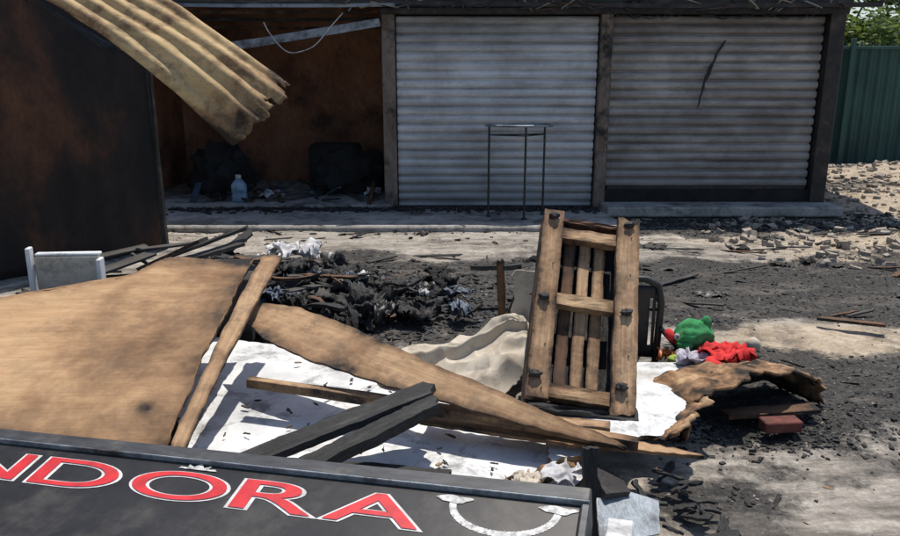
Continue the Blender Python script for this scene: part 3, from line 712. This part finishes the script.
# ---------------- fence + trees
m,nt,b=newmat('green_fence_paint'); f=noise_node(nt,1.5,6,.6,sc=(1,1,.4))
nt.links.new(ramp(nt,f,[(.3,(.012,.04,.036)),(.6,(.025,.085,.07)),(.8,(.05,.13,.11))]),b.inputs['Base Color']); b.inputs['Roughness'].default_value=.6; M['gfence']=m
fc=grp('green_metal_fence')
FY=15.4
V=[];F=[];n=330
for i in range(n+1):
    x=5.6+i*.05; dy=-.035 if (i//2)%2 else .0
    V+= [(x,FY+dy,.05),(x,FY+dy,2.30)]
for i in range(n): a=2*i; F.append((a,a+2,a+3,a+1))
obj('sheeting',V,F,'gfence',fc)
for i in range(8): box('post_%d'%i,(7.9+i*2.2,FY-.09,1.25),(.09,.07,2.5),'gfence',fc)
box('top_rail',(13.8,FY-.06,2.33),(16.4,.05,.06),'gfence',fc)
V=[];F=[]
for i in range(110):
    x=5.7+i*.15; b0=len(V); V+=[(x-.03,FY-.02,2.36),(x+.03,FY-.02,2.36),(x,FY-.02,2.49)]; F.append((b0,b0+1,b0+2))
obj('spikes',V,F,'gfence',fc)
def leafmat(nm,a,c):
    m,nt,b=newmat(nm); f=noise_node(nt,2.2,5,.6)
    nt.links.new(ramp(nt,f,[(.35,a),(.65,c)]),b.inputs['Base Color']); b.inputs['Roughness'].default_value=.6
    tr=nt.nodes.new('ShaderNodeBsdfTranslucent'); tr.inputs[0].default_value=(c[0]*1.4,c[1]*1.3,c[2]*1.2,1)
    mxs=nt.nodes.new('ShaderNodeMixShader'); mxs.inputs[0].default_value=.35
    out=[q for q in nt.nodes if q.type=='OUTPUT_MATERIAL'][0]
    nt.links.new(b.outputs[0],mxs.inputs[1]); nt.links.new(tr.outputs[0],mxs.inputs[2]); nt.links.new(mxs.outputs[0],out.inputs[0])
    M[nm]=m
leafmat('leaf',(.03,.07,.016),(.10,.16,.035)); leafmat('leaf2',(.035,.075,.018),(.13,.20,.045))
M['bark']=mat_noise('bark',[(.3,(.06,.045,.03)),(.7,(.16,.12,.09))],6,(1,1,.3))
def tree(x,y,h,r,mt,n=7000):
    t=grp('leafy_tree')
    cl=[]
    tube('trunk',[(x,y,0),(x+.05,y,h*.25),(x-.08,y+.05,h*.5)],.14,'bark',t)
    for k in range(24):
        a=U(0,6.28);rr=r*math.sqrt(R());z=h*.5+U(-.28,.5)*h
        c=Vector((x+rr*cos(a),y+rr*sin(a),z)); cl.append((c,U(.35,.8)))
        if k<11: tube('limb_%d'%k,[(x-.08,y+.05,h*U(.25,.5)),((x+c.x)/2,(y+c.y)/2,(c.z+h*.5)/2),tuple(c)],.03,'bark',t)
    V=[];F=[]
    for _ in range(n):
        c,s=random.choice(cl); d=Vector((random.gauss(0,1),random.gauss(0,1),random.gauss(0,.8)))*s*.55
        p=c+d; e=Matrix.Rotation(U(0,6.28),3,'Z')@Matrix.Rotation(U(-1.2,1.2),3,'X'); l=U(.05,.12)
        b=len(V)
        for q in((-l,0,0),(0,-l*.45,0),(l,0,0.01),(0,l*.45,0)): V.append(p+e@Vector(q))
        F.append((b,b+1,b+2,b+3))
    obj('foliage',V,F,mt,t)
tree(10.4,18.2,4.6,1.9,'leaf2',14000); tree(12.8,18.5,5.2,2.0,'leaf2',9000); tree(9.6,22,6,2.4,'leaf',12000); tree(16,22,6.5,2.6,'leaf2',8000); tree(12.5,25,6.5,2.6,'leaf',9000)
hb=grp('distant_house'); box('walls',(13,34,1.8),(14,6,3.6),'stone',hb); box('roof',(13,34,3.72),(14.6,6.6,.2),'brownwood',hb)
for i in range(5): box('window_%d'%i,(8+i*2.6,30.98,2.0),(.9,.06,1.1),'black',hb)
# ---------------- light
sd=Vector((.38,.92,0)).normalized(); el=radians(69)
w=bpy.data.worlds.new('World'); S.world=w; w.use_nodes=True; nt=w.node_tree
sk=nt.nodes.new('ShaderNodeTexSky'); sk.sky_type='NISHITA'; sk.sun_disc=False; sk.sun_elevation=el; sk.sun_rotation=math.atan2(sd.x,sd.y)
nt.links.new(sk.outputs[0],nt.nodes['Background'].inputs[0]); nt.nodes['Background'].inputs[1].default_value=.125
l=bpy.data.lights.new('sun','SUN'); l.energy=4.6; l.angle=radians(.5); l.color=(1,.93,.83)
lo=bpy.data.objects.new('sun',l); S.collection.objects.link(lo)
dirv=Vector((sd.x*cos(el),sd.y*cos(el),sin(el))); lo.rotation_euler=dirv.to_track_quat('Z','Y').to_euler()
c=bpy.data.cameras.new('camera'); c.lens=30; c.sensor_width=36; c.clip_end=600
co=bpy.data.objects.new('camera',c); S.collection.objects.link(co); co.location=(0,0,1.8); co.rotation_euler=(radians(75.6),0,0)
S.camera=co
S.view_settings.view_transform='Standard'; S.view_settings.look='None'; S.view_settings.exposure=0
